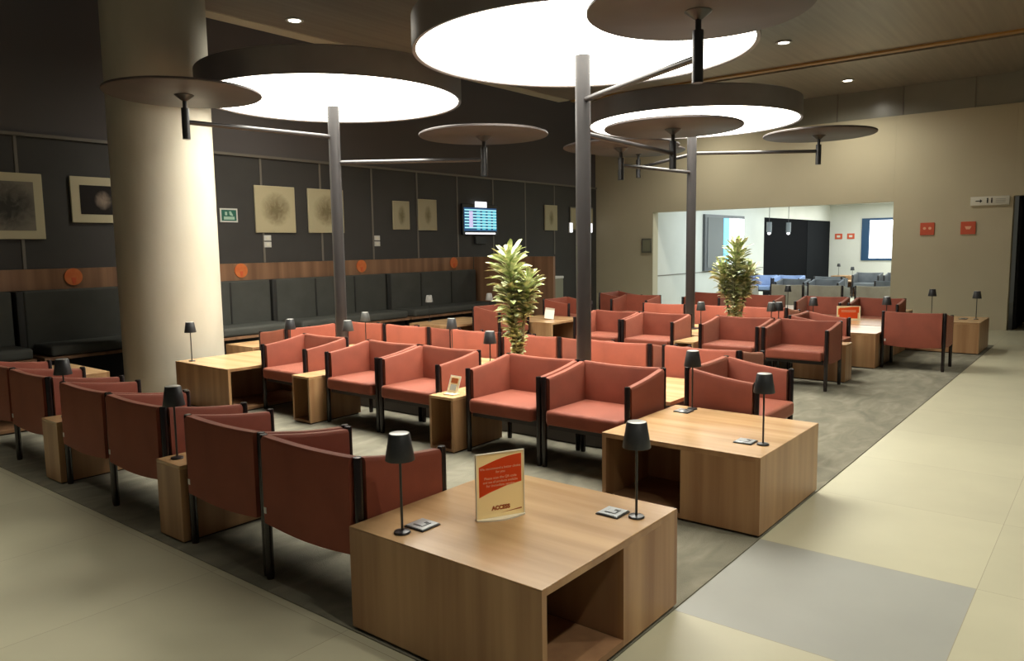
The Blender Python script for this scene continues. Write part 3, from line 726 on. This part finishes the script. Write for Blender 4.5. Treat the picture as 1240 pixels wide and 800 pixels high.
for x, lb in ((15.0, 'small glowing plate imitating a reflection, left of the central pole'), (15.86, 'small glowing plate imitating a reflection, right of the central pole')):
    t = thing('wall_glint', lb, 'painted reflection', (x, YW, 2.06), 0, 'glowing plates imitating reflections at the central pole')
    MB().box(-.05, .05, -.06, -.04, -.11, .11, .01).build('lens', 'tv_white', t); MB().box(-.06, .06, -.039, -.0005, -.12, .12, .01).build('glint_backing', 'plate', t)  # glowing plates stand in for reflections in the picture glass
def plates(label, x):
    for z, w in ((1.815, 'upper'), (1.735-.02, 'lower')):
        t = thing('switch_plate', label % w, 'switch', (x, YW, z), 0, 'pairs of white switch plates on the dark wall')
        MB().box(-.062, .062, -.018, -.009, -.042, .042, .003).build('plate', 'plate', t); MB().box(-.028, .028, -.022, -.0182, -.022, .022, .002).build('rocker', 'sign_white', t)
plates('white switch plate below the large sepia drawing, %s of two', 6.81); plates('white switch plate right of the left lamp pole, %s of two', 9.01)
t = thing('exit_sign', 'green safety sign with white border right of the concrete column', 'sign', (6.18, YW, 2.143))
MB().box(-.14, .14, -.02, -.001, -.10, .10).build('border', 'plate', t, False)
MB().box(-.118, .118, -.0235, -.0205, -.079, .079).build('green_panel', 'green', t, False)
mb = MB().box(-.065, -.03, -.026, -.0238, .0, .05).box(-.085, .085, -.026, -.0238, -.062, -.018)
mb.prism([(.0, .055), (.03, .06), (.065, .0), (.055, -.01), (.01, .005)], 'y', -.026, -.0238).build('symbol', 'pale_green', t, False)
# orange round stickers on the wood band
for x, lb in ((3.985, 'left of the concrete column'), (6.30, 'just right of the concrete column'), (8.59, 'right of the left lamp pole'), (10.905, 'below the flight screen')):
    t = thing('round_emblem', 'round orange emblem on the wood wall band, '+lb, 'emblem', (x, YW-.061, 1.335), 0, 'round orange emblems on the wood band')
    b = MB().prism([(.105*math.cos(2*PI*k/32), .105*math.sin(2*PI*k/32)) for k in range(32)], 'y', -.012, 0); b.build('disc', 'orb', t, False)
    MB().prism([(-.03, -.01), (.03, -.01), (.012, -.085), (-.012, -.085)], 'y', -.016, -.0122).build('symbol', 'orb_mark', t, False)
# flight information screen
t = thing('flight_screen', 'lit blue flight information screen on the dark wall', 'screen', (11.72, YW, 2.215))
MB().box(-.54, .54, -.07, -.02, -.335, .275, .006, 1).build('bezel', 'tv', t)
MB().box(-.50, .50, -.074, -.0705, -.26, .20).build('screen', 'tv_blue', t, False)
mb = MB(); mc = MB()
for r in range(7):
    z = .155-r*.058
    mb.box(-.48, .49, -.077, -.0745, z-.013, z+.013)
    for c in (-.12, .05, .22, .38): mc.box(c, c+.10, -.077, -.0745, z-.042, z-.018)
mb.build('flight_rows', 'tv_row', t, False); mc.build('flight_text', 'tv_cyan', t, False)
MB().box(-.35, -.24, -.0785, -.0772, -.19, .13).build('airline_marks', 'tv_lilac', t, False)
MB().box(-.17, .19, -.08, -.0745, .21, .325, .02, 3).build('logo_pill', 'tv_white', t)
MB().box(-.47, .45, -.085, -.0708, -.325, -.292, .008, 2).build('bottom_strip', 'tv_white', t)
MB().box(-.14, .17, -.06, -.001, -.52, -.37, .005, 1).build('player_box', 'ink', t)
MB().box(-.2, .2, -.019, -.001, -.25, .2).build('bracket', 'ink', t, False)

# ================================================================== ON THE BEIGE WALL
t = thing('direction_sign', 'white hanging sign with black arrow and restroom figures, by the dark doorway', 'sign', (XW, 1.915, 2.325))
MB().box(-.03, -.001, -.30, .30, -.078, .078, .006, 2).build('plate', 'sign_white', t)
mb = MB().box(-.034, -.0305, .135, .22, -.008, .008).prism([(.15, .035), (.115, 0), (.15, -.035)], 'x', -.034, -.0305); mb.build('arrow', 'ink', t, False)
for yy in (.035, -.03): MB().box(-.034, -.0305, yy-.011, yy+.011, -.04, .022).lathe([(0, -.014), (.012, -.008), (.012, .008), (0, .014)], 12, (-.031, yy, .038)).build('figure', 'ink', t, False)
mb = MB()
for q in range(3): mb.box(-.034, -.0305, -.24, -.09, .028-q*.028-.006, .028-q*.028+.004)
mb.build('caption', 'grey_ink', t, False)
for y, kind, lb in ((2.90, 0, 'left red-orange square sign with two pale dots on the beige wall'), (2.233, 1, 'right red-orange square sign with a pale cup mark on the beige wall')):
    t = thing('square_sign', lb, 'sign', (XW, y, 1.85), 0, 'red square signs on the beige wall')
    MB().box(-.018, -.001, -.12, .12, -.115, .115, .004, 1).build('plate', 'red_sign', t)
    if kind: MB().prism([(-.055, .03), (.055, .03), (.03, -.025), (-.03, -.025)], 'x', -.022, -.0185).build('symbol', 'pink', t, False)
    else:
        mb = MB()
        for q in (-.045, .045): mb.prism([(q+.026*math.cos(k*PI/8), .01+.026*math.sin(k*PI/8)) for k in range(16)], 'x', -.022, -.0185)
        mb.build('symbol', 'pink', t, False)
t = thing('wall_plaque', 'grey square plaque on the beige wall left of the opening', 'plaque', (XW, 8.83, 1.61))
MB().box(-.03, -.001, -.135, .125, -.17, .17, .004, 1).build('plate', 'plaque', t); MB().box(-.034, -.0305, -.10, .09, -.13, .13).build('panel', 'cabinet', t, False)
for y, lb in ((8.33, 'left small red sign on the far white wall'), (7.90, 'right small red sign on the far white wall')):
    t = thing('square_sign', lb, 'sign', (30, y, 1.845), 0, 'small red signs on the far white wall')
    MB().box(-.02, -.001, -.13, .13, -.10, .10, .004, 1).build('plate', 'red_sign', t); MB().box(-.024, -.0205, -.06, .06, -.04, .04).build('symbol', 'sign_white', t, False)
# pendants and a projector in the back room
for x, y, lb in ((22.5, 8.22, 'left one'), (23.6, 8.03, 'right one, brighter')):
    t = thing('pendant_lamp', 'small glass pendant lamp before the dark wall of the back room, '+lb, 'lamp', (x, y, 3.0), 0, 'glass pendants in the back room')
    MB().rod((0, 0, -.75), (0, 0, -.001), .008).build('cord', 'black', t)
    MB().rod((0, 0, -1.05), (0, 0, -.75), .075, 16, .075).build('shade', 'grey_glass', t); MB().lathe([(0, -1.13), (.04, -1.11), (.055, -1.08), (.04, -1.05), (0, -1.05)], 14).build('bulb', 'tv_white', t)
t = thing('cabinet', 'low grey-green cabinet behind the wood end panel', 'cabinet', (12.35, 8.95, Z0))
MB().box(-.2, .2, -.22, .22, .02, .98, .004, 1).build('body', 'cabinet', t); MB().box(-.21, .21, -.23, .23, .981, 1.03, .012, 2).build('top', 'plate', t); MB().box(-.18, .18, -.2, .2, 0, .0195).build('plinth', 'under', t, False)
